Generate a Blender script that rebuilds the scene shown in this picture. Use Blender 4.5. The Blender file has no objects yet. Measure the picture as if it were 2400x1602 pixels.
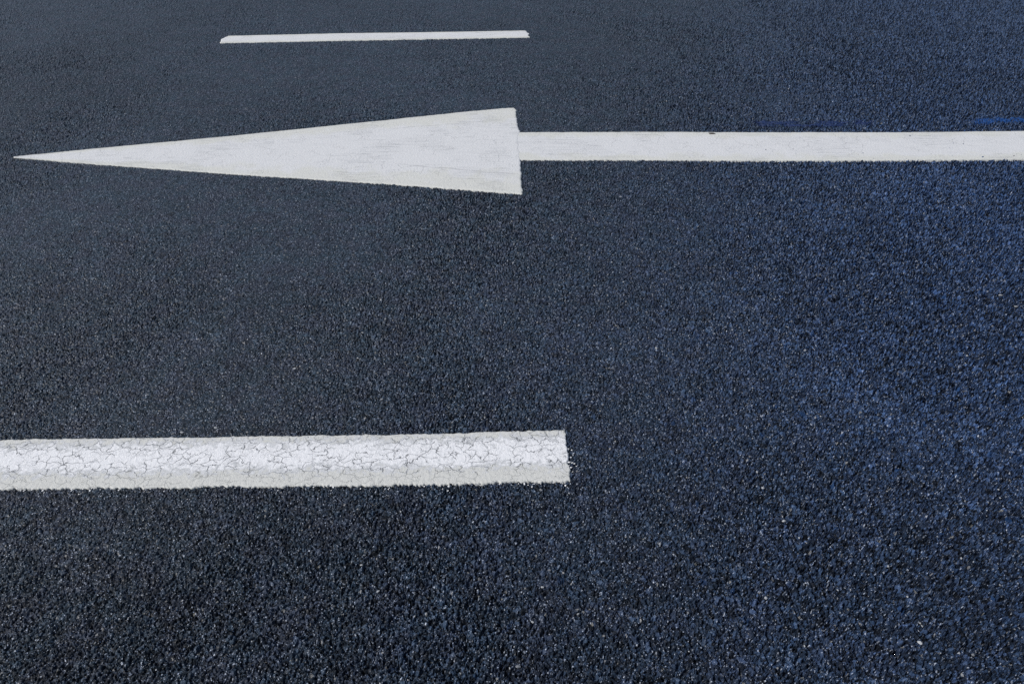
import bpy, math, random
import numpy as np

random.seed(7)
rng = np.random.default_rng(11)
scene = bpy.context.scene
col = scene.collection

# ------------------------------------------------------------------ camera
CAM_H = 1.18                      # hand-held, tilted down over the kerb lane
PITCH = math.radians(38.22)       # below the horizon
FPX = 1600.0                      # focal length in photograph pixels (24 mm on 36 mm)
cam_data = bpy.data.cameras.new("camera")
cam_data.sensor_width = 36.0
cam_data.lens = 24.0
cam_data.clip_start = 0.02
cam_data.clip_end = 2000.0
cam = bpy.data.objects.new("camera", cam_data)
col.objects.link(cam)
cam.location = (0, 0, CAM_H)
cam.rotation_euler = (math.radians(90) - PITCH, 0, 0)
scene.camera = cam

# ------------------------------------------------------------------ sky and sun
SUN_ELEV = math.radians(46)
SUN_AZ = math.radians(-104)       # measured from +Y towards +X : light comes from the left, a little behind
world = bpy.data.worlds.new("World")
scene.world = world
world.use_nodes = True
wn, wl = world.node_tree.nodes, world.node_tree.links
wn.clear()
sky = wn.new("ShaderNodeTexSky")
sky.sky_type = 'NISHITA'
sky.sun_disc = False
sky.sun_elevation = SUN_ELEV
sky.sun_rotation = SUN_AZ
bg = wn.new("ShaderNodeBackground")
bg.inputs["Strength"].default_value = 0.07
wo = wn.new("ShaderNodeOutputWorld")
wl.new(sky.outputs[0], bg.inputs[0])
wl.new(bg.outputs[0], wo.inputs[0])

sun_data = bpy.data.lights.new("sun", 'SUN')
sun_data.energy = 3.6
sun_data.angle = math.radians(0.53)
sun_data.color = (1.0, 0.965, 0.92)
sun = bpy.data.objects.new("sun", sun_data)
col.objects.link(sun)
sun.location = (-7, -2, 8)
sun.rotation_euler = (math.pi / 2 - SUN_ELEV, 0, -SUN_AZ + math.pi)

scene.view_settings.view_transform = 'Standard'
scene.view_settings.look = 'None'
scene.view_settings.exposure = 0.0
scene.view_settings.gamma = 1.0
scene.view_settings.use_curve_mapping = False
scene.render.filter_size = 0.9
scene.cycles.use_denoising = False
scene.cycles.max_bounces = 4
scene.cycles.sample_clamp_indirect = 4.0


def ground(u, v):
    """Road point seen at photograph pixel (u, v): used once to survey the markings."""
    xc, yc = (u - 1200.0) / FPX, -(v - 801.0) / FPX
    c, s = math.cos(PITCH), math.sin(PITCH)
    dx, dy, dz = xc, c + yc * s, -s + yc * c
    t = CAM_H / -dz
    return np.array([dx * t, dy * t])


# ------------------------------------------------------------------ node helpers
class NT:
    def __init__(self, mat):
        mat.use_nodes = True
        self.t = mat.node_tree
        self.t.nodes.clear()

    def n(self, kind, **props):
        nd = self.t.nodes.new(kind)
        for k, v in props.items():
            setattr(nd, k, v)
        return nd

    def put(self, sock, val):
        if isinstance(val, bpy.types.NodeSocket):
            self.t.links.new(val, sock)
        elif isinstance(val, (tuple, list)) and len(val) == 3 and sock.type == 'RGBA':
            sock.default_value = (*val, 1)
        else:
            sock.default_value = val

    def m(self, op, a, b=0.0, c=0.0, clamp=False):
        nd = self.n("ShaderNodeMath", operation=op, use_clamp=clamp)
        self.put(nd.inputs[0], a)
        if op not in ('ABSOLUTE', 'SQRT', 'FRACT', 'FLOOR', 'SINE'):
            self.put(nd.inputs[1], b)
            if op in ('MULTIPLY_ADD', 'SMOOTH_MAX', 'SMOOTH_MIN', 'COMPARE'):
                self.put(nd.inputs[2], c)
        return nd.outputs[0]

    def vm(self, op, a, b=None):
        nd = self.n("ShaderNodeVectorMath", operation=op)
        self.put(nd.inputs[0], a)
        if b is not None:
            self.put(nd.inputs['Scale'] if op == 'SCALE' else nd.inputs[1], b)
        return nd.outputs['Value'] if op in ('DOT_PRODUCT', 'LENGTH', 'DISTANCE') else nd.outputs['Vector']

    def step(self, x, lo, hi, a=0.0, b=1.0):
        nd = self.n("ShaderNodeMapRange", interpolation_type='SMOOTHSTEP', clamp=True)
        self.put(nd.inputs['Value'], x)
        self.put(nd.inputs['From Min'], lo)
        self.put(nd.inputs['From Max'], hi)
        self.put(nd.inputs['To Min'], a)
        self.put(nd.inputs['To Max'], b)
        return nd.outputs['Result']

    def lin(self, x, lo, hi, a=0.0, b=1.0):
        nd = self.n("ShaderNodeMapRange", interpolation_type='LINEAR', clamp=True)
        self.put(nd.inputs['Value'], x)
        self.put(nd.inputs['From Min'], lo)
        self.put(nd.inputs['From Max'], hi)
        self.put(nd.inputs['To Min'], a)
        self.put(nd.inputs['To Max'], b)
        return nd.outputs['Result']

    def mix(self, f, a, b, blend='MIX'):
        nd = self.n("ShaderNodeMix", data_type='RGBA', blend_type=blend)
        self.put(nd.inputs[0], f)
        self.put(nd.inputs[6], a)
        self.put(nd.inputs[7], b)
        return nd.outputs[2]

    def noise(self, vec, scale, detail=2.0, rough=0.5, dims='2D', distort=0.0):
        nd = self.n("ShaderNodeTexNoise", noise_dimensions=dims)
        self.put(nd.inputs['Vector'], vec)
        nd.inputs['Scale'].default_value = scale
        nd.inputs['Detail'].default_value = detail
        nd.inputs['Roughness'].default_value = rough
        nd.inputs['Distortion'].default_value = distort
        return nd

    def voro(self, vec, scale, feature='F1', dims='2D', rand=1.0):
        nd = self.n("ShaderNodeTexVoronoi", voronoi_dimensions=dims, feature=feature)
        self.put(nd.inputs['Vector'], vec)
        nd.inputs['Scale'].default_value = scale
        nd.inputs['Randomness'].default_value = rand
        return nd

    def sep(self, v):
        nd = self.n("ShaderNodeSeparateXYZ")
        self.put(nd.inputs[0], v)
        return nd.outputs

    def comb(self, x, y, z=0.0):
        nd = self.n("ShaderNodeCombineXYZ")
        self.put(nd.inputs[0], x)
        self.put(nd.inputs[1], y)
        self.put(nd.inputs[2], z)
        return nd.outputs[0]


def aggregate(g, P):
    """Height field (m) of crushed-stone asphalt plus the random numbers of each stone."""
    # warp so that stones are angular but not regular
    w = g.noise(P, 160.0, 1.0)
    Pw = g.vm('ADD', P, g.vm('SCALE', g.vm('SUBTRACT', w.outputs['Color'], (0.5, 0.5, 0.5)), 0.0045))

    def stones(scale, tilt, rnd):
        f = g.voro(Pw, scale)
        e = g.voro(Pw, scale, 'DISTANCE_TO_EDGE')
        rel = g.vm('SUBTRACT', g.vm('SCALE', Pw, scale), g.vm('SCALE', f.outputs['Position'], scale))
        c = g.vm('SUBTRACT', f.outputs['Color'], (0.5, 0.5, 0.5))
        t = g.m('MULTIPLY', g.vm('DOT_PRODUCT', rel, c), tilt / scale)
        r = g.sep(f.outputs['Color'])
        edge = g.m('MINIMUM', g.m('MULTIPLY', e.outputs['Distance'], 1.0 / scale * 1.1), 0.26 / scale)
        return r, t, edge, rnd

    rA, tA, eA, _ = stones(98.0, 0.80, 0)
    rB, tB, eB, _ = stones(270.0, 1.0, 0)
    rC, tC, eC, _ = stones(520.0, 0.9, 0)
    x = g.sep(P)[0]
    y = g.sep(P)[1]
    # the lane centre towards the right is more open textured than the trafficked left
    openness = g.m('ADD', g.m('MULTIPLY', g.noise(P, 1.1, 2.0).outputs['Fac'], 0.9),
                   g.lin(g.m('SUBTRACT', x, g.m('MULTIPLY', y, 0.28)), -1.3, 1.2, -0.2, 0.75))
    openness = g.lin(openness, 0.1, 1.15, 0.52, 1.95)
    fine = g.m('ADD', g.m('MULTIPLY', rB[2], 0.0013), g.m('ADD', tB, eB))
    fine = g.m('ADD', fine, g.m('ADD', tC, g.m('MULTIPLY', eC, 1.2)))
    fine = g.m('ADD', fine, g.m('MULTIPLY', rC[2], 0.0006))
    big = g.m('ADD', g.m('MULTIPLY', g.m('SUBTRACT', rA[2], 0.62), 0.0046), g.m('ADD', tA, g.m('MULTIPLY', eA, 1.1)))
    big = g.m('ADD', big, g.m('MULTIPLY', g.m('ADD', tC, eC), 0.45))
    isbig = g.m('GREATER_THAN', big, fine)
    h = g.m('MAXIMUM', fine, big)
    # voids between the stones
    pit = g.m('ADD', g.m('MULTIPLY', g.noise(P, 150.0, 1.0, 0.6).outputs['Fac'], 0.72), g.m('MULTIPLY', g.noise(P, 33.0, 2.0, 0.6).outputs['Fac'], 0.30))
    pit = g.step(pit, g.lin(openness, 0.52, 1.95, 0.535, 0.487), g.lin(openness, 0.52, 1.95, 0.66, 0.59))
    h = g.m('SUBTRACT', h, g.m('MULTIPLY', pit, g.lin(openness, 0.52, 1.95, 0.0026, 0.0062)))
    h = g.m('MULTIPLY', g.m('SUBTRACT', h, 0.0030), openness)
    return dict(h=h, isbig=isbig, rA=rA, rB=rB, rC=rC, open=openness)


def make_asphalt(displaced):
    mat = bpy.data.materials.new("asphalt")
    g = NT(mat)
    tc = g.n("ShaderNodeTexCoord")
    P = tc.outputs['Object']
    a = aggregate(g, P)
    x, y, _ = g.sep(P)
    rA, rB, rC = a['rA'], a['rB'], a['rC']
    big = g.m('GREATER_THAN', rA[2], 0.72)
    # tone of each stone
    val = g.m('ADD', g.m('MULTIPLY', rB[0], 0.55), g.m('MULTIPLY', rC[0], 0.45))
    val = g.m('ADD', g.m('MULTIPLY', val, g.m('SUBTRACT', 1.0, big)), g.m('MULTIPLY', g.m('ADD', g.m('MULTIPLY', rA[0], 0.7), 0.15), big))
    tone = g.m('ADD', g.m('MULTIPLY', g.m('POWER', val, 2.2), 2.6), 0.32)
    keep = g.lin(a['open'], 0.52, 1.7, 0.74, 1.32)
    tone = g.m('ADD', g.m('MULTIPLY', g.m('SUBTRACT', tone, 0.93), keep), 0.89)
    # worn, dusty patches across metres
    broad = g.noise(P, 0.75, 3.0, 0.55).outputs['Fac']
    mid = g.noise(P, 5.0, 3.0, 0.6).outputs['Fac']
    tone = g.m('MULTIPLY', tone, g.lin(broad, 0.3, 0.7, 0.90, 1.10))
    tone = g.m('MULTIPLY', tone, g.lin(mid, 0.3, 0.7, 0.90, 1.10))
    # two stone types, mixed in patches a hand wide
    kind = g.m('ADD', g.m('MULTIPLY', g.step(g.noise(P, 11.0, 3.0, 0.65).outputs['Fac'], 0.40, 0.62), 0.65), g.m('MULTIPLY', rC[1], 0.35))
    slate = g.mix(kind, (0.0185, 0.0320, 0.0480), (0.0245, 0.0305, 0.0480))
    # vignette and weaker sheen nearest the camera, painted as darker tone, wandering edge
    near_vig = g.m('ADD', y, g.m('ADD', g.m('MULTIPLY', x, 0.25), g.m('MULTIPLY', g.noise(P, 1.2, 3.0, 0.6).outputs['Fac'], 0.7)))
    tone = g.m('MULTIPLY', tone, g.step(near_vig, 0.75, 2.1, 0.82, 1.10))
    # dark smear in the far left, painting the corner vignette into the tone
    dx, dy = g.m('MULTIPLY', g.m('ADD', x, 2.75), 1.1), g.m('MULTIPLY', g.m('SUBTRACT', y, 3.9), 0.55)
    corner_vig = g.m('SQRT', g.m('ADD', g.m('MULTIPLY', dx, dx), g.m('MULTIPLY', dy, dy)))
    corner_vig = g.m('ADD', corner_vig, g.m('MULTIPLY', g.m('SUBTRACT', g.noise(P, 1.6, 3.0, 0.6).outputs['Fac'], 0.5), 0.7))
    tone = g.m('MULTIPLY', tone, g.step(corner_vig, 0.15, 1.0, 0.80, 1.0))
    # blue tint growing towards the right of the lane
    sx = g.m('SUBTRACT', x, g.m('MULTIPLY', y, 0.34))
    tint = g.m('ADD', sx, g.m('MULTIPLY', g.m('SUBTRACT', g.noise(P, 1.4, 3.0, 0.6).outputs['Fac'], 0.5), 0.3))
    tint = g.m('MULTIPLY', g.step(tint, -1.05, 1.25), g.m('MULTIPLY', g.step(y, 1.9, 4.6, 1.0, 0.66), g.step(y, 0.45, 1.5, 0.72, 1.0)))
    blue = g.mix(rB[1], (0.0215, 0.041, 0.088), (0.0215, 0.046, 0.112))
    base = g.mix(tint, slate, blue)
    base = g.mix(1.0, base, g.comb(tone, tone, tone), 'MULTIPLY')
    # pale stones, tan chips and quartz grains; fine bright specks paint glints into the colour
    tan = g.mix(rB[1], (0.16, 0.158, 0.14), (0.30, 0.30, 0.30))
    base = g.mix(g.m('MULTIPLY', g.m('GREATER_THAN', rB[0], 0.9955), 0.8), base, tan)
    rD = g.sep(g.voro(P, 700.0).outputs['Color'])
    base = g.mix(g.m('POWER', g.lin(rD[0], 0.935, 1.0), 2.1), base, (0.42, 0.48, 0.60))
    quartz = g.lin(rC[1], 0.982, 1.0, 0.0, 1.0)
    base = g.mix(g.m('MULTIPLY', g.m('POWER', quartz, 2.2), 1.0), base, (0.52, 0.57, 0.66))
    deepblue = g.m('MULTIPLY', g.m('GREATER_THAN', rA[1], 0.982), g.m('MULTIPLY', tint, big))
    base = g.mix(deepblue, base, (0.016, 0.056, 0.16))
    bsdf = g.n("ShaderNodeBsdfPrincipled")
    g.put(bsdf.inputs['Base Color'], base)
    g.put(bsdf.inputs['Roughness'], g.lin(rC[2], 0.0, 1.0, 0.42, 0.85))
    g.put(bsdf.inputs['Specular IOR Level'], 0.32)
    out = g.n("ShaderNodeOutputMaterial")
    g.t.links.new(bsdf.outputs[0], out.inputs['Surface'])
    d = g.n("ShaderNodeDisplacement")
    g.put(d.inputs['Height'], a['h'])
    g.put(d.inputs['Midlevel'], 0.0)
    g.put(d.inputs['Scale'], 1.0)
    g.t.links.new(d.outputs[0], out.inputs['Displacement'])
    mat.displacement_method = 'DISPLACEMENT' if displaced else 'BUMP'
    return mat


def make_paint(name, cracked):
    """Thermoplastic road paint: UV u = metres along the marking, v = 0..1 across it."""
    mat = bpy.data.materials.new(name)
    g = NT(mat)
    tc = g.n("ShaderNodeTexCoord")
    P = tc.outputs['Object']
    uv = g.n("ShaderNodeUVMap")
    uv.uv_map = "UVMap"
    U, V, _ = g.sep(uv.outputs[0])
    warp = g.vm('SCALE', g.vm('SUBTRACT', g.noise(P, 38.0, 3.0, 0.6).outputs['Color'], (0.5, 0.5, 0.5)), 0.030)
    Pw = g.vm('ADD', P, warp)
    fine_n = g.noise(P, 420.0, 2.0, 0.6).outputs['Fac']
    patch = g.noise(P, 9.0, 4.0, 0.6).outputs['Fac']
    along = g.noise(g.vm('MULTIPLY', P, (3.0, 55.0, 1.0)), 2.2, 4.0, 0.62).outputs['Fac']
    cream = (0.605, 0.61, 0.585)
    white = (0.80, 0.81, 0.835)
    grey = (0.58, 0.595, 0.615)
    edge = g.m('ABSOLUTE', g.m('SUBTRACT', V, 0.585 if cracked else 0.5))          # 0 centre .. 0.5 edge
    if cracked:
        flakes = g.noise(g.vm('MULTIPLY', Pw, (0.75, 1.0, 1.0)), 75.0, 3.0, 0.55).outputs['Fac']
        edge2 = g.m('ADD', edge, g.m('MULTIPLY', g.m('SUBTRACT', patch, 0.5), 0.22))
        edge2 = g.m('ADD', edge2, g.m('MULTIPLY', g.m('SUBTRACT', flakes, 0.5), 0.52))
        worn = g.step(edge2, 0.285, 0.175)                       # white scuffed centre
        rim = g.step(edge2, 0.39, 0.28)
        base = g.mix(rim, cream, grey)
        base = g.mix(worn, base, white)
        c1 = g.voro(g.vm('MULTIPLY', Pw, (0.82, 1.15, 1.0)), 43.0, 'DISTANCE_TO_EDGE').outputs['Distance']
        c2 = g.voro(g.vm('ADD', Pw, (3.3, 1.7, 0.0)), 105.0, 'DISTANCE_TO_EDGE').outputs['Distance']
        gate1 = g.step(g.noise(P, 24.0, 2.0).outputs['Fac'], 0.36, 0.54)
        gate2 = g.step(g.noise(g.vm('ADD', P, (9.0, 4.0, 0.0)), 30.0, 2.0).outputs['Fac'], 0.45, 0.62)
        k1 = g.m('MULTIPLY', g.step(c1, g.lin(g.noise(P, 60.0, 2.0).outputs['Fac'], 0.35, 0.65, 0.022, 0.060), 0.014), gate1)
        k2 = g.m('MULTIPLY', g.step(c2, 0.060, 0.015), gate2)
        inner = g.step(edge, 0.48, 0.22, 0.42, 1.0)
        crack = g.m('MULTIPLY', g.m('MAXIMUM', k1, g.m('MULTIPLY', k2, 0.34)), inner)
        pits = g.step(g.noise(P, 150.0, 2.0, 0.6).outputs['Fac'], 0.735, 0.78)
        dark = g.m('MAXIMUM', g.m('MULTIPLY', crack, 0.78), g.m('MULTIPLY', pits, 0.7))
    else:
        e2 = g.m('ADD', edge, g.m('MULTIPLY', g.m('SUBTRACT', patch, 0.5), 0.5))
        worn = g.step(e2, 0.44, 0.26)
        base = g.mix(worn, (0.63, 0.637, 0.605), (0.665, 0.675, 0.69))
        smear = g.m('MULTIPLY', g.step(along, 0.50, 0.70), g.step(g.noise(P, 3.2, 2.0).outputs['Fac'], 0.38, 0.60))
        base = g.mix(g.m('MULTIPLY', smear, 0.48), base, (0.52, 0.53, 0.55))
        c1 = g.voro(Pw, 13.0, 'DISTANCE_TO_EDGE').outputs['Distance']
        c2 = g.voro(g.vm('ADD', Pw, (3.3, 1.7, 0.0)), 42.0, 'DISTANCE_TO_EDGE').outputs['Distance']
        gate1 = g.step(g.noise(P, 7.0, 3.0).outputs['Fac'], 0.52, 0.62)
        gate2 = g.step(g.noise(g.vm('ADD', P, (9.0, 4.0, 0.0)), 11.0, 3.0).outputs['Fac'], 0.58, 0.68)
        k1 = g.m('MULTIPLY', g.step(c1, 0.022, 0.008), gate1)
        k2 = g.m('MULTIPLY', g.step(c2, 0.05, 0.015), gate2)
        # hair cracks drawn along the direction the paint was laid
        lay = g.noise(g.vm('MULTIPLY', P, (1.0, 40.0, 1.0)), 3.0, 1.0).outputs['Fac']
        hair = g.m('MULTIPLY', g.step(g.m('ABSOLUTE', g.m('SUBTRACT', lay, 0.56)), 0.010, 0.003),
                   g.step(g.noise(P, 4.0, 2.0).outputs['Fac'], 0.50, 0.60))
        # two long shrinkage cracks running down the arrow head
        for (pa, pb, wid) in ((ground(930, 386), ground(1222, 411), 0.0042), (ground(915, 303), ground(1130, 287), 0.0034)):
            ax_ = (pb - pa) / np.linalg.norm(pb - pa)
            rel = g.vm('SUBTRACT', P, (float(pa[0]), float(pa[1]), 0.0))
            al = g.vm('DOT_PRODUCT', rel, (float(ax_[0]), float(ax_[1]), 0.0))
            ac = g.vm('DOT_PRODUCT', rel, (float(-ax_[1]), float(ax_[0]), 0.0))
            ac = g.m('ADD', ac, g.m('MULTIPLY', g.m('SUBTRACT', g.noise(P, 14.0, 3.0).outputs['Fac'], 0.5), 0.022))
            ln = g.m('MULTIPLY', g.step(g.m('ABSOLUTE', ac), wid, wid * 0.4),
                     g.m('MULTIPLY', g.step(al, -0.02, 0.05), g.step(al, float(np.linalg.norm(pb - pa)) + 0.01, float(np.linalg.norm(pb - pa)) - 0.06)))
            hair = g.m('MAXIMUM', hair, g.m('MULTIPLY', ln, g.step(g.noise(P, 20.0, 2.0).outputs['Fac'], 0.3, 0.55, 0.3, 1.0)))
        crack = g.m('MAXIMUM', g.m('MULTIPLY', k1, 0.38), g.m('MAXIMUM', g.m('MULTIPLY', k2, 0.34), g.m('MULTIPLY', hair, 0.55)))
        pits = g.step(g.noise(P, 120.0, 2.0, 0.6).outputs['Fac'], 0.75, 0.79)
        dark = g.m('MAXIMUM', g.m('MULTIPLY', crack, 0.65), g.m('MULTIPLY', pits, 0.5))
    base = g.mix(g.m('MULTIPLY', g.step(fine_n, 0.35, 0.75), 0.22), base, (0.52, 0.525, 0.53))
    base = g.mix(dark, base, (0.075, 0.078, 0.085))
    bsdf = g.n("ShaderNodeBsdfPrincipled")
    g.put(bsdf.inputs['Base Color'], base)
    g.put(bsdf.inputs['Roughness'], 0.72)
    g.put(bsdf.inputs['Specular IOR Level'], 0.3)
    out = g.n("ShaderNodeOutputMaterial")
    g.t.links.new(bsdf.outputs[0], out.inputs['Surface'])
    h = g.m('SUBTRACT', g.m('MULTIPLY', fine_n, 0.0007), g.m('MULTIPLY', dark, 0.0016))
    h = g.m('ADD', h, g.m('MULTIPLY', g.noise(P, 110.0, 2.0).outputs['Fac'], 0.0012))
    d = g.n("ShaderNodeDisplacement")
    g.put(d.inputs['Height'], h)
    g.put(d.inputs['Midlevel'], 0.0)
    g.put(d.inputs['Scale'], 1.0)
    g.t.links.new(d.outputs[0], out.inputs['Displacement'])
    mat.displacement_method = 'BUMP'
    return mat


M_ROAD = make_asphalt(True)
M_ROAD_FAR = make_asphalt(False)
M_CRACKED = make_paint("cracked_road_paint", True)
M_PAINT = make_paint("road_paint", False)


# ------------------------------------------------------------------ mesh helpers
def link_mesh(name, verts, faces, mat, parent=None, uvs=None, smooth=True):
    me = bpy.data.meshes.new(name)
    verts = np.asarray(verts, dtype=np.float32)
    faces = np.asarray(faces, dtype=np.int32)
    nf, k = faces.shape
    me.vertices.add(len(verts))
    me.vertices.foreach_set("co", verts.ravel())
    me.loops.add(nf * k)
    me.loops.foreach_set("vertex_index", faces.ravel())
    me.polygons.add(nf)
    me.polygons.foreach_set("loop_start", np.arange(0, nf * k, k, dtype=np.int32))
    me.polygons.foreach_set("use_smooth", np.full(nf, smooth, dtype=bool))
    me.update(calc_edges=True)
    if uvs is not None:
        lay = me.uv_layers.new(name="UVMap")
        lay.data.foreach_set("uv", np.asarray(uvs, dtype=np.float32)[faces.ravel()].ravel())
    me.materials.append(mat)
    o = bpy.data.objects.new(name, me)
    col.objects.link(o)
    if parent is not None:
        o.parent = parent
    return o


def grid_faces(n, m):
    i, j = np.meshgrid(np.arange(n - 1), np.arange(m - 1), indexing='ij')
    a = (i * m + j).ravel()
    return np.stack([a, a + 1, a + m + 1, a + m], axis=1)


def tag(o, label, cat, group=None):
    o["label"] = label
    o["category"] = cat
    if group:
        o["group"] = group
    return o


def structure(o):
    o["kind"] = "structure"
    return o


def rough1d(length, amps):
    """Ragged edge profile: callable of distance, sum of value noise (wavelength, amplitude)."""
    tabs = []
    for wl_, amp in amps:
        k = int(length / wl_) + 4
        tabs.append((wl_, amp, rng.uniform(-1, 1, k)))

    def f(d):
        r = np.zeros_like(d)
        for wl_, amp, tb in tabs:
            q = np.clip(d / wl_, 0, len(tb) - 2.001)
            i0 = q.astype(int)
            fr = q - i0
            fr = fr * fr * (3 - 2 * fr)
            r += amp * (tb[i0] * (1 - fr) + tb[i0 + 1] * fr)
        return r
    return f


# ------------------------------------------------------------------ road
# fine stretch of road in front of the camera: rows get coarser with distance
v_rows = np.concatenate([np.linspace(2050, 1670, 60), np.linspace(1665, -30, 800), np.linspace(-34, -240, 50)])
ys = np.array([ground(1200, v)[1] for v in v_rows])
depth = ys * math.cos(PITCH) + CAM_H * math.sin(PITCH)
half = depth * (1200.0 / FPX)
flank = 1.07 + 0.95 * np.linspace(0, 1, 171)[1:] ** 1.5        # coarser shoulders left and right
tt = np.concatenate([-flank[::-1], np.linspace(-1.07, 1.07, 1130), flank])
COLS = len(tt)
X = half[:, None] * tt[None, :]
Y = np.repeat(ys[:, None], COLS, axis=1)
verts = np.stack([X.ravel(), Y.ravel(), np.zeros(X.size)], axis=1)
road = structure(link_mesh("road", verts, grid_faces(len(ys), COLS), M_ROAD, smooth=False))

# the rest of the carriageway out to the horizon, 8 mm lower so the dense stretch always wins
S = 400.0
ring_v, ring_f = [], []
ticks = [-S, -40, -12, -6, 0, 6, 12, 40, S]
for yy in ticks:
    for xx in ticks:
        ring_v.append((xx, yy + 4, -0.009))
structure(link_mesh("ground", ring_v, grid_faces(len(ticks), len(ticks)), M_ROAD_FAR))


# ------------------------------------------------------------------ painted markings
def marking(name, left_edge, right_edge, bottom, top, mat, parent=None, z=0.0028,
            step=0.0022, low=((0.004, 0.0011), (0.011, 0.0013), (0.05, 0.0012)),
            high=((0.006, 0.0008), (0.015, 0.0010), (0.06, 0.0014)),
            endamp=((0.005, 0.0012), (0.014, 0.0022), (0.04, 0.0020)), nv=None, u0=0.0):
    """Patch of paint between a lower and an upper polyline, raised above the stones with a real edge.
    bottom/top: lists of world points running left to right; left_edge/right_edge: extra
    along-offsets (t, metres) giving the ends their own outline."""
    def resample(pl):
        pl = np.asarray(pl, float)
        seg = np.linalg.norm(np.diff(pl, axis=0), axis=1)
        cum = np.concatenate([[0], np.cumsum(seg)])
        return pl, cum
    pb, cb = resample(bottom)
    pt, ct = resample(top)
    L = max(cb[-1], ct[-1])
    nu = max(8, int(L / step))
    s = np.linspace(0, 1, nu)
    B = np.stack([np.interp(s * cb[-1], cb, pb[:, k]) for k in (0, 1)], 1)
    T = np.stack([np.interp(s * ct[-1], ct, pt[:, k]) for k in (0, 1)], 1)
    width = np.linalg.norm(T - B, axis=1).max()
    if nv is None:
        nv = max(6, int(width / step))
    t = np.linspace(0, 1, nv)
    fb, ft = rough1d(L + 1, low), rough1d(L + 1, high)
    fl, fr = rough1d(width + 1, endamp), rough1d(width + 1, endamp)
    d = s * L
    ax = (B[-1] - B[0]) / np.linalg.norm(B[-1] - B[0])
    nrm = np.array([-ax[1], ax[0]])
    wloc = np.clip(np.linalg.norm(T - B, axis=1) / 0.02, 0.12, 1.0)
    B = B - nrm * (fb(d) * wloc)[:, None]
    T = T + nrm * (ft(d) * wloc)[:, None]
    G = B[:, None, :] * (1 - t)[None, :, None] + T[:, None, :] * t[None, :, None]
    le = np.interp(t, [q[0] for q in left_edge], [q[1] for q in left_edge]) if left_edge else 0 * t
    re = np.interp(t, [q[0] for q in right_edge], [q[1] for q in right_edge]) if right_edge else 0 * t
    le = le + fl(t * width) * (wloc[0])
    re = re + fr(t * width) * (wloc[-1])
    blendl = np.clip(1 - d / 0.12, 0, 1)[:, None]
    blendr = np.clip(1 - (d[-1] - d) / 0.12, 0, 1)[:, None]
    along = blendl * le[None, :] + blendr * re[None, :]
    G = G + along[:, :, None] * ax
    zz = np.full((nu, nv), z)
    # rounded shoulder: the outermost ring dips
    prof = np.ones((nu, nv))
    prof[0, :] = prof[-1, :] = 0.62
    prof[:, 0] = prof[:, -1] = 0.62
    zz = zz * prof
    verts = np.concatenate([G, zz[:, :, None]], axis=2).reshape(-1, 3)
    uvs = np.stack([np.repeat(d + u0, nv), np.tile(t, nu)], 1)
    faces = grid_faces(nu, nv)
    if nrm[1] < 0 or True:
        pass
    # grid runs along then across: flip so that normals point up
    # skirt down into the road
    idx = np.arange(nu * nv).reshape(nu, nv)
    ring = np.concatenate([idx[:, 0], idx[-1, 1:], idx[-2::-1, -1], idx[0, -2:0:-1]])
    base_i = len(verts)
    sk = verts[ring].copy()
    sk[:, 2] = -0.012
    verts = np.concatenate([verts, sk])
    uvs = np.concatenate([uvs, uvs[ring]])
    k = len(ring)
    a = np.arange(k)
    b = (a + 1) % k
    skirt = np.stack([ring[a], base_i + a, base_i + b, ring[b]], 1)
    faces = np.concatenate([faces[:, ::-1], skirt])
    return link_mesh(name, verts, faces, mat, parent, uvs)


def W(*pts):
    return [ground(u, v) for u, v in pts]


def extend(p, q, dist):
    """point beyond q on the line p->q"""
    p, q = np.asarray(p), np.asarray(q)
    return q + (q - p) / np.linalg.norm(q - p) * dist


# nearest dash: cracked white paint, continues out of the picture on the left
b = W((0, 1146), (400, 1143), (900, 1137), (1335, 1128))
t_ = W((0, 1031), (400, 1026), (900, 1019), (1326, 1009))
b.insert(0, extend(b[1], b[0], 0.70))
t_.insert(0, extend(t_[1], t_[0], 0.70))
near = marking("lane_dash", None, [(0, 0), (0.12, 0.0), (0.2, 0.004), (0.35, -0.003), (0.6, 0.002), (1, -0.001)], b, t_, M_CRACKED,
               low=((0.004, 0.0020), (0.009, 0.0022), (0.05, 0.0014)), high=((0.005, 0.0012), (0.013, 0.0016), (0.06, 0.0016)))
tag(near, "broad cracked white lane dash in the foreground running off the left side", "road marking", "painted lane dashes")

# arrow pointing left
arrow = bpy.data.objects.new("lane_arrow", None)
col.objects.link(arrow)
tag(arrow, "long white direction arrow with slender triangular head pointing left", "road marking")
tip_b, tip_t = ground(33, 370.5), ground(33, 368.5)
hb = [tip_b] + W((230, 386), (520, 407), (900, 431), (1224, 455))
ht = [tip_t] + W((230, 349), (520, 322), (900, 283), (1100, 262), (1180, 255), (1209, 254))
marking("arrow_head", None, [(0, 0), (0.3, 0.004), (0.6, 0.0), (0.66, 0.012), (0.74, 0.003), (0.9, 0.0), (0.96, 0.002), (1, -0.012)],
        hb, ht, M_PAINT, arrow, z=0.0031, step=0.006)
sb = W((1195, 375.5), (1500, 375.5), (1800, 376.8), (2100, 376), (2400, 373.5))
st = W((1195, 311), (1500, 310), (1800, 311), (2100, 311), (2400, 308))
sb.append(extend(sb[-2], sb[-1], 1.2))
st.append(extend(st[-2], st[-1], 1.2))
marking("arrow_shaft", None, None, sb, st, M_PAINT, arrow, z=0.0026, step=0.005)

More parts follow.
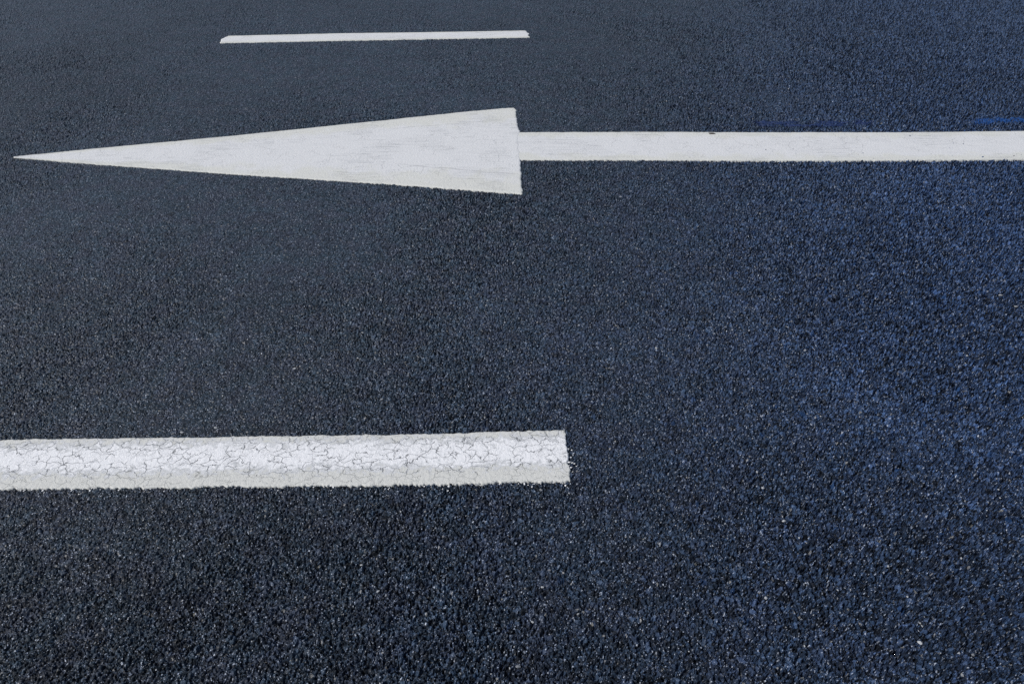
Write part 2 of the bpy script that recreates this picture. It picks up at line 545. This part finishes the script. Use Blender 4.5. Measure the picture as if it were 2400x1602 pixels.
# dash on the far side of the lane, left end chipped off on a slant
fb_ = W((514, 101.5), (800, 96), (1000, 92.5), (1241, 88.5))
ft_ = W((535, 85), (800, 79), (1000, 76.5), (1237, 72.5))
far = marking("lane_dash", [(0, 0), (0.35, -0.01), (0.6, -0.012), (1, 0)], [(0, 0), (0.6, 0), (1, -0.02)], fb_, ft_, M_PAINT, step=0.005,
              endamp=((0.008, 0.002), (0.02, 0.005), (0.05, 0.003)))
tag(far, "narrow clean white lane dash beyond the arrow with chipped slanted left end", "road marking", "painted lane dashes")


# ------------------------------------------------------------------ blue paint scuffs beside the arrow shaft
def make_scuff(name, colour, seed, strength):
    mat = bpy.data.materials.new(name)
    g = NT(mat)
    tc = g.n("ShaderNodeTexCoord")
    P = tc.outputs['Object']
    a = aggregate(g, P)
    uv = g.n("ShaderNodeUVMap")
    uv.uv_map = "UVMap"
    U, V, _ = g.sep(uv.outputs[0])
    body = g.m('MULTIPLY', g.step(g.m('ABSOLUTE', g.m('SUBTRACT', V, 0.5)), 0.48, 0.10),
               g.step(g.m('ABSOLUTE', g.m('SUBTRACT', U, 0.5)), 0.5, 0.32))
    n1 = g.noise(g.vm('ADD', g.vm('MULTIPLY', P, (1.0, 3.0, 1.0)), (seed, 0.0, 0.0)), 9.0, 4.0, 0.62).outputs['Fac']
    n2 = g.noise(P, 130.0, 2.0, 0.6).outputs['Fac']
    cover = g.m('MULTIPLY', body, g.m('ADD', g.step(n1, 0.36, 0.58), 0.1))
    alpha = g.step(g.m('ADD', cover, g.m('MULTIPLY', g.m('SUBTRACT', n2, 0.5), 1.2)), 0.28, 0.72, 0.0, strength)
    bs = g.n("ShaderNodeBsdfPrincipled")
    g.put(bs.inputs['Base Color'], colour)
    g.put(bs.inputs['Roughness'], 0.6)
    g.put(bs.inputs['Alpha'], alpha)
    out = g.n("ShaderNodeOutputMaterial")
    g.t.links.new(bs.outputs[0], out.inputs['Surface'])
    d = g.n("ShaderNodeDisplacement")
    g.put(d.inputs['Height'], a['h'])
    g.put(d.inputs['Midlevel'], 0.0)
    g.put(d.inputs['Scale'], 1.0)
    g.t.links.new(d.outputs[0], out.inputs['Displacement'])
    mat.displacement_method = 'DISPLACEMENT'
    return mat


def scuff(name, lower, upper, mat, label):
    lo, up = np.array(lower), np.array(upper)
    L = np.linalg.norm(lo[-1] - lo[0])
    nu, nv = max(8, int(L / 0.005)), 40
    q = np.linspace(0, 1, len(lo))
    s_ = np.linspace(0, 1, nu)
    t = np.linspace(0, 1, nv)
    B = np.stack([np.interp(s_, q, lo[:, k]) for k in (0, 1)], 1)
    T = np.stack([np.interp(s_, q, up[:, k]) for k in (0, 1)], 1)
    G = B[:, None] * (1 - t)[None, :, None] + T[:, None] * t[None, :, None]
    v = np.concatenate([G, np.full((nu, nv, 1), 0.0009)], 2).reshape(-1, 3)
    uvs = np.stack([np.repeat(s_, nv), np.tile(t, nu)], 1)
    return tag(link_mesh(name, v, grid_faces(nu, nv)[:, ::-1], mat, None, uvs), label, "paint scuff")


scuff("paint_scuff", W((1745, 299), (1900, 301), (2070, 297)), W((1745, 277), (1900, 279), (2070, 274)),
      make_scuff("faded_blue_paint", (0.012, 0.030, 0.105), 3.0, 0.88),
      "long faded dark blue paint scuff on asphalt above the arrow shaft")
scuff("paint_scuff", W((2265, 297), (2345, 292), (2460, 284)), W((2265, 275), (2345, 270), (2460, 261)),
      make_scuff("blue_paint", (0.008, 0.062, 0.235), 8.0, 0.80),
      "short brighter blue paint scuff at the right picture edge above arrow shaft")


# ------------------------------------------------------------------ loose bits
def chip_mesh(cx, cy, z, r, flat=0.45, stretch=1.0, rot=0.0):
    """angular 12-vertex stone chip"""
    ph = (1 + 5 ** 0.5) / 2
    v = np.array([(-1, ph, 0), (1, ph, 0), (-1, -ph, 0), (1, -ph, 0), (0, -1, ph), (0, 1, ph), (0, -1, -ph), (0, 1, -ph),
                  (ph, 0, -1), (ph, 0, 1), (-ph, 0, -1), (-ph, 0, 1)], float) / 1.9
    f = np.array([(0, 11, 5), (0, 5, 1), (0, 1, 7), (0, 7, 10), (0, 10, 11), (1, 5, 9), (5, 11, 4), (11, 10, 2), (10, 7, 6), (7, 1, 8),
                  (3, 9, 4), (3, 4, 2), (3, 2, 6), (3, 6, 8), (3, 8, 9), (4, 9, 5), (2, 4, 11), (6, 2, 10), (8, 6, 7), (9, 8, 1)])
    v = v * rng.uniform(0.72, 1.25, (12, 1))
    v = v * r * np.array([stretch, 1.0, flat])
    c_, s_ = math.cos(rot), math.sin(rot)
    v = np.stack([v[:, 0] * c_ - v[:, 1] * s_ + cx, v[:, 0] * s_ + v[:, 1] * c_ + cy, v[:, 2] + z], 1)
    return v, f


def plain(name, c1, c2, scale, rough=0.8):
    mat = bpy.data.materials.new(name)
    g = NT(mat)
    tc = g.n("ShaderNodeTexCoord")
    geo = g.n("ShaderNodeNewGeometry")
    n = g.m('ADD', g.m('MULTIPLY', geo.outputs['Random Per Island'], 0.7),
            g.m('MULTIPLY', g.noise(tc.outputs['Object'], scale, 3.0, 0.6, '3D').outputs['Fac'], 0.3))
    bs = g.n("ShaderNodeBsdfPrincipled")
    g.put(bs.inputs['Base Color'], g.mix(n, c1, c2))
    g.put(bs.inputs['Roughness'], rough)
    out = g.n("ShaderNodeOutputMaterial")
    g.t.links.new(bs.outputs[0], out.inputs['Surface'])
    return mat


M_GRIT = plain("pale_grit", (0.10, 0.11, 0.13), (0.46, 0.48, 0.50), 900.0)
M_SPLASH = plain("white_paint_drops", (0.70, 0.71, 0.73), (0.82, 0.83, 0.84), 500.0, 0.6)
M_BARK = plain("bark", (0.035, 0.028, 0.022), (0.08, 0.065, 0.05), 700.0)


def chips(name, spots, mat, parent=None):
    V, F, k = [], [], 0
    for sp in spots:
        v, f = chip_mesh(*sp)
        V.append(v)
        F.append(f + k)
        k += len(v)
    return link_mesh(name, np.concatenate(V), np.concatenate(F), mat, parent, smooth=False)


# loose pale grit caught between the stones, thinning out with distance
spots = []
for _ in range(1500):
    yy = 0.42 + 4.6 * rng.random() ** 1.3
    hw = (yy * math.cos(PITCH) + CAM_H * math.sin(PITCH)) * 0.86
    xx = rng.uniform(-hw, hw)
    r = rng.choice([0.0011, 0.0015, 0.0021, 0.0032], p=[0.5, 0.33, 0.14, 0.03])
    spots.append((xx, yy, rng.uniform(-0.0012, 0.0006), r, 0.7, rng.uniform(0.8, 1.8), rng.uniform(0, 3.14)))
for _ in range(22):                     # larger pale aggregate worn flush with the surface
    yy = rng.uniform(0.5, 2.2)
    hw = (yy * math.cos(PITCH) + CAM_H * math.sin(PITCH)) * 0.8
    spots.append((rng.uniform(-hw, hw), yy, -0.0034, rng.uniform(0.0026, 0.0040), 0.55, rng.uniform(1.0, 1.9), rng.uniform(0, 3.14)))
grit = chips("loose_grit", spots, M_GRIT)
grit["kind"] = "stuff"
tag(grit, "pale loose grit and quartz chips scattered over the asphalt", "grit")

# white paint drips thrown past the end of the near dash and along its lower edge
spots = []
for u, v, r in ((1332, 1052, .0022), (1340, 1054, .0018), (1330, 1072, .0022), (1338, 1071, .0018), (1333, 1083, .0024), (1341, 1084, .0016),
                (1346, 1086, .0016), (1338, 1095, .0020), (1351, 1092, .0011), (1345, 1062, .0010), (1343, 1065, .0010), (1330, 1062, .0018),
                (1331, 1090, .0020)):
    p = ground(u, v)
    spots.append((p[0], p[1], 0.0003, r, 0.6, rng.uniform(1.0, 2.2), rng.uniform(-0.3, 0.3)))
for _ in range(120):
    u = rng.uniform(-200, 1330)
    p = ground(u, 1146 - 18.0 * max(u, 0) / 1335 + rng.exponential(4.0))
    spots.append((p[0], p[1], rng.uniform(-0.001, 0.0004), rng.uniform(.0009, .0021), 0.6, rng.uniform(1.0, 1.8), rng.uniform(0, 3.14)))
drips = chips("paint_drips", spots, M_SPLASH, near)
drips["kind"] = "stuff"

# dark sliver of bark lying on the arrow shaft
p = ground(1668, 315)
v, f = chip_mesh(0, 0, 0, 0.0075, 0.28, 2.3, -0.15)
sliver = link_mesh("bark_sliver", v, f, M_BARK, None, smooth=False)
sliver.location = (p[0], p[1], 0.0052)
tag(sliver, "tiny dark sliver of bark lying on upper edge of the arrow shaft", "bark")
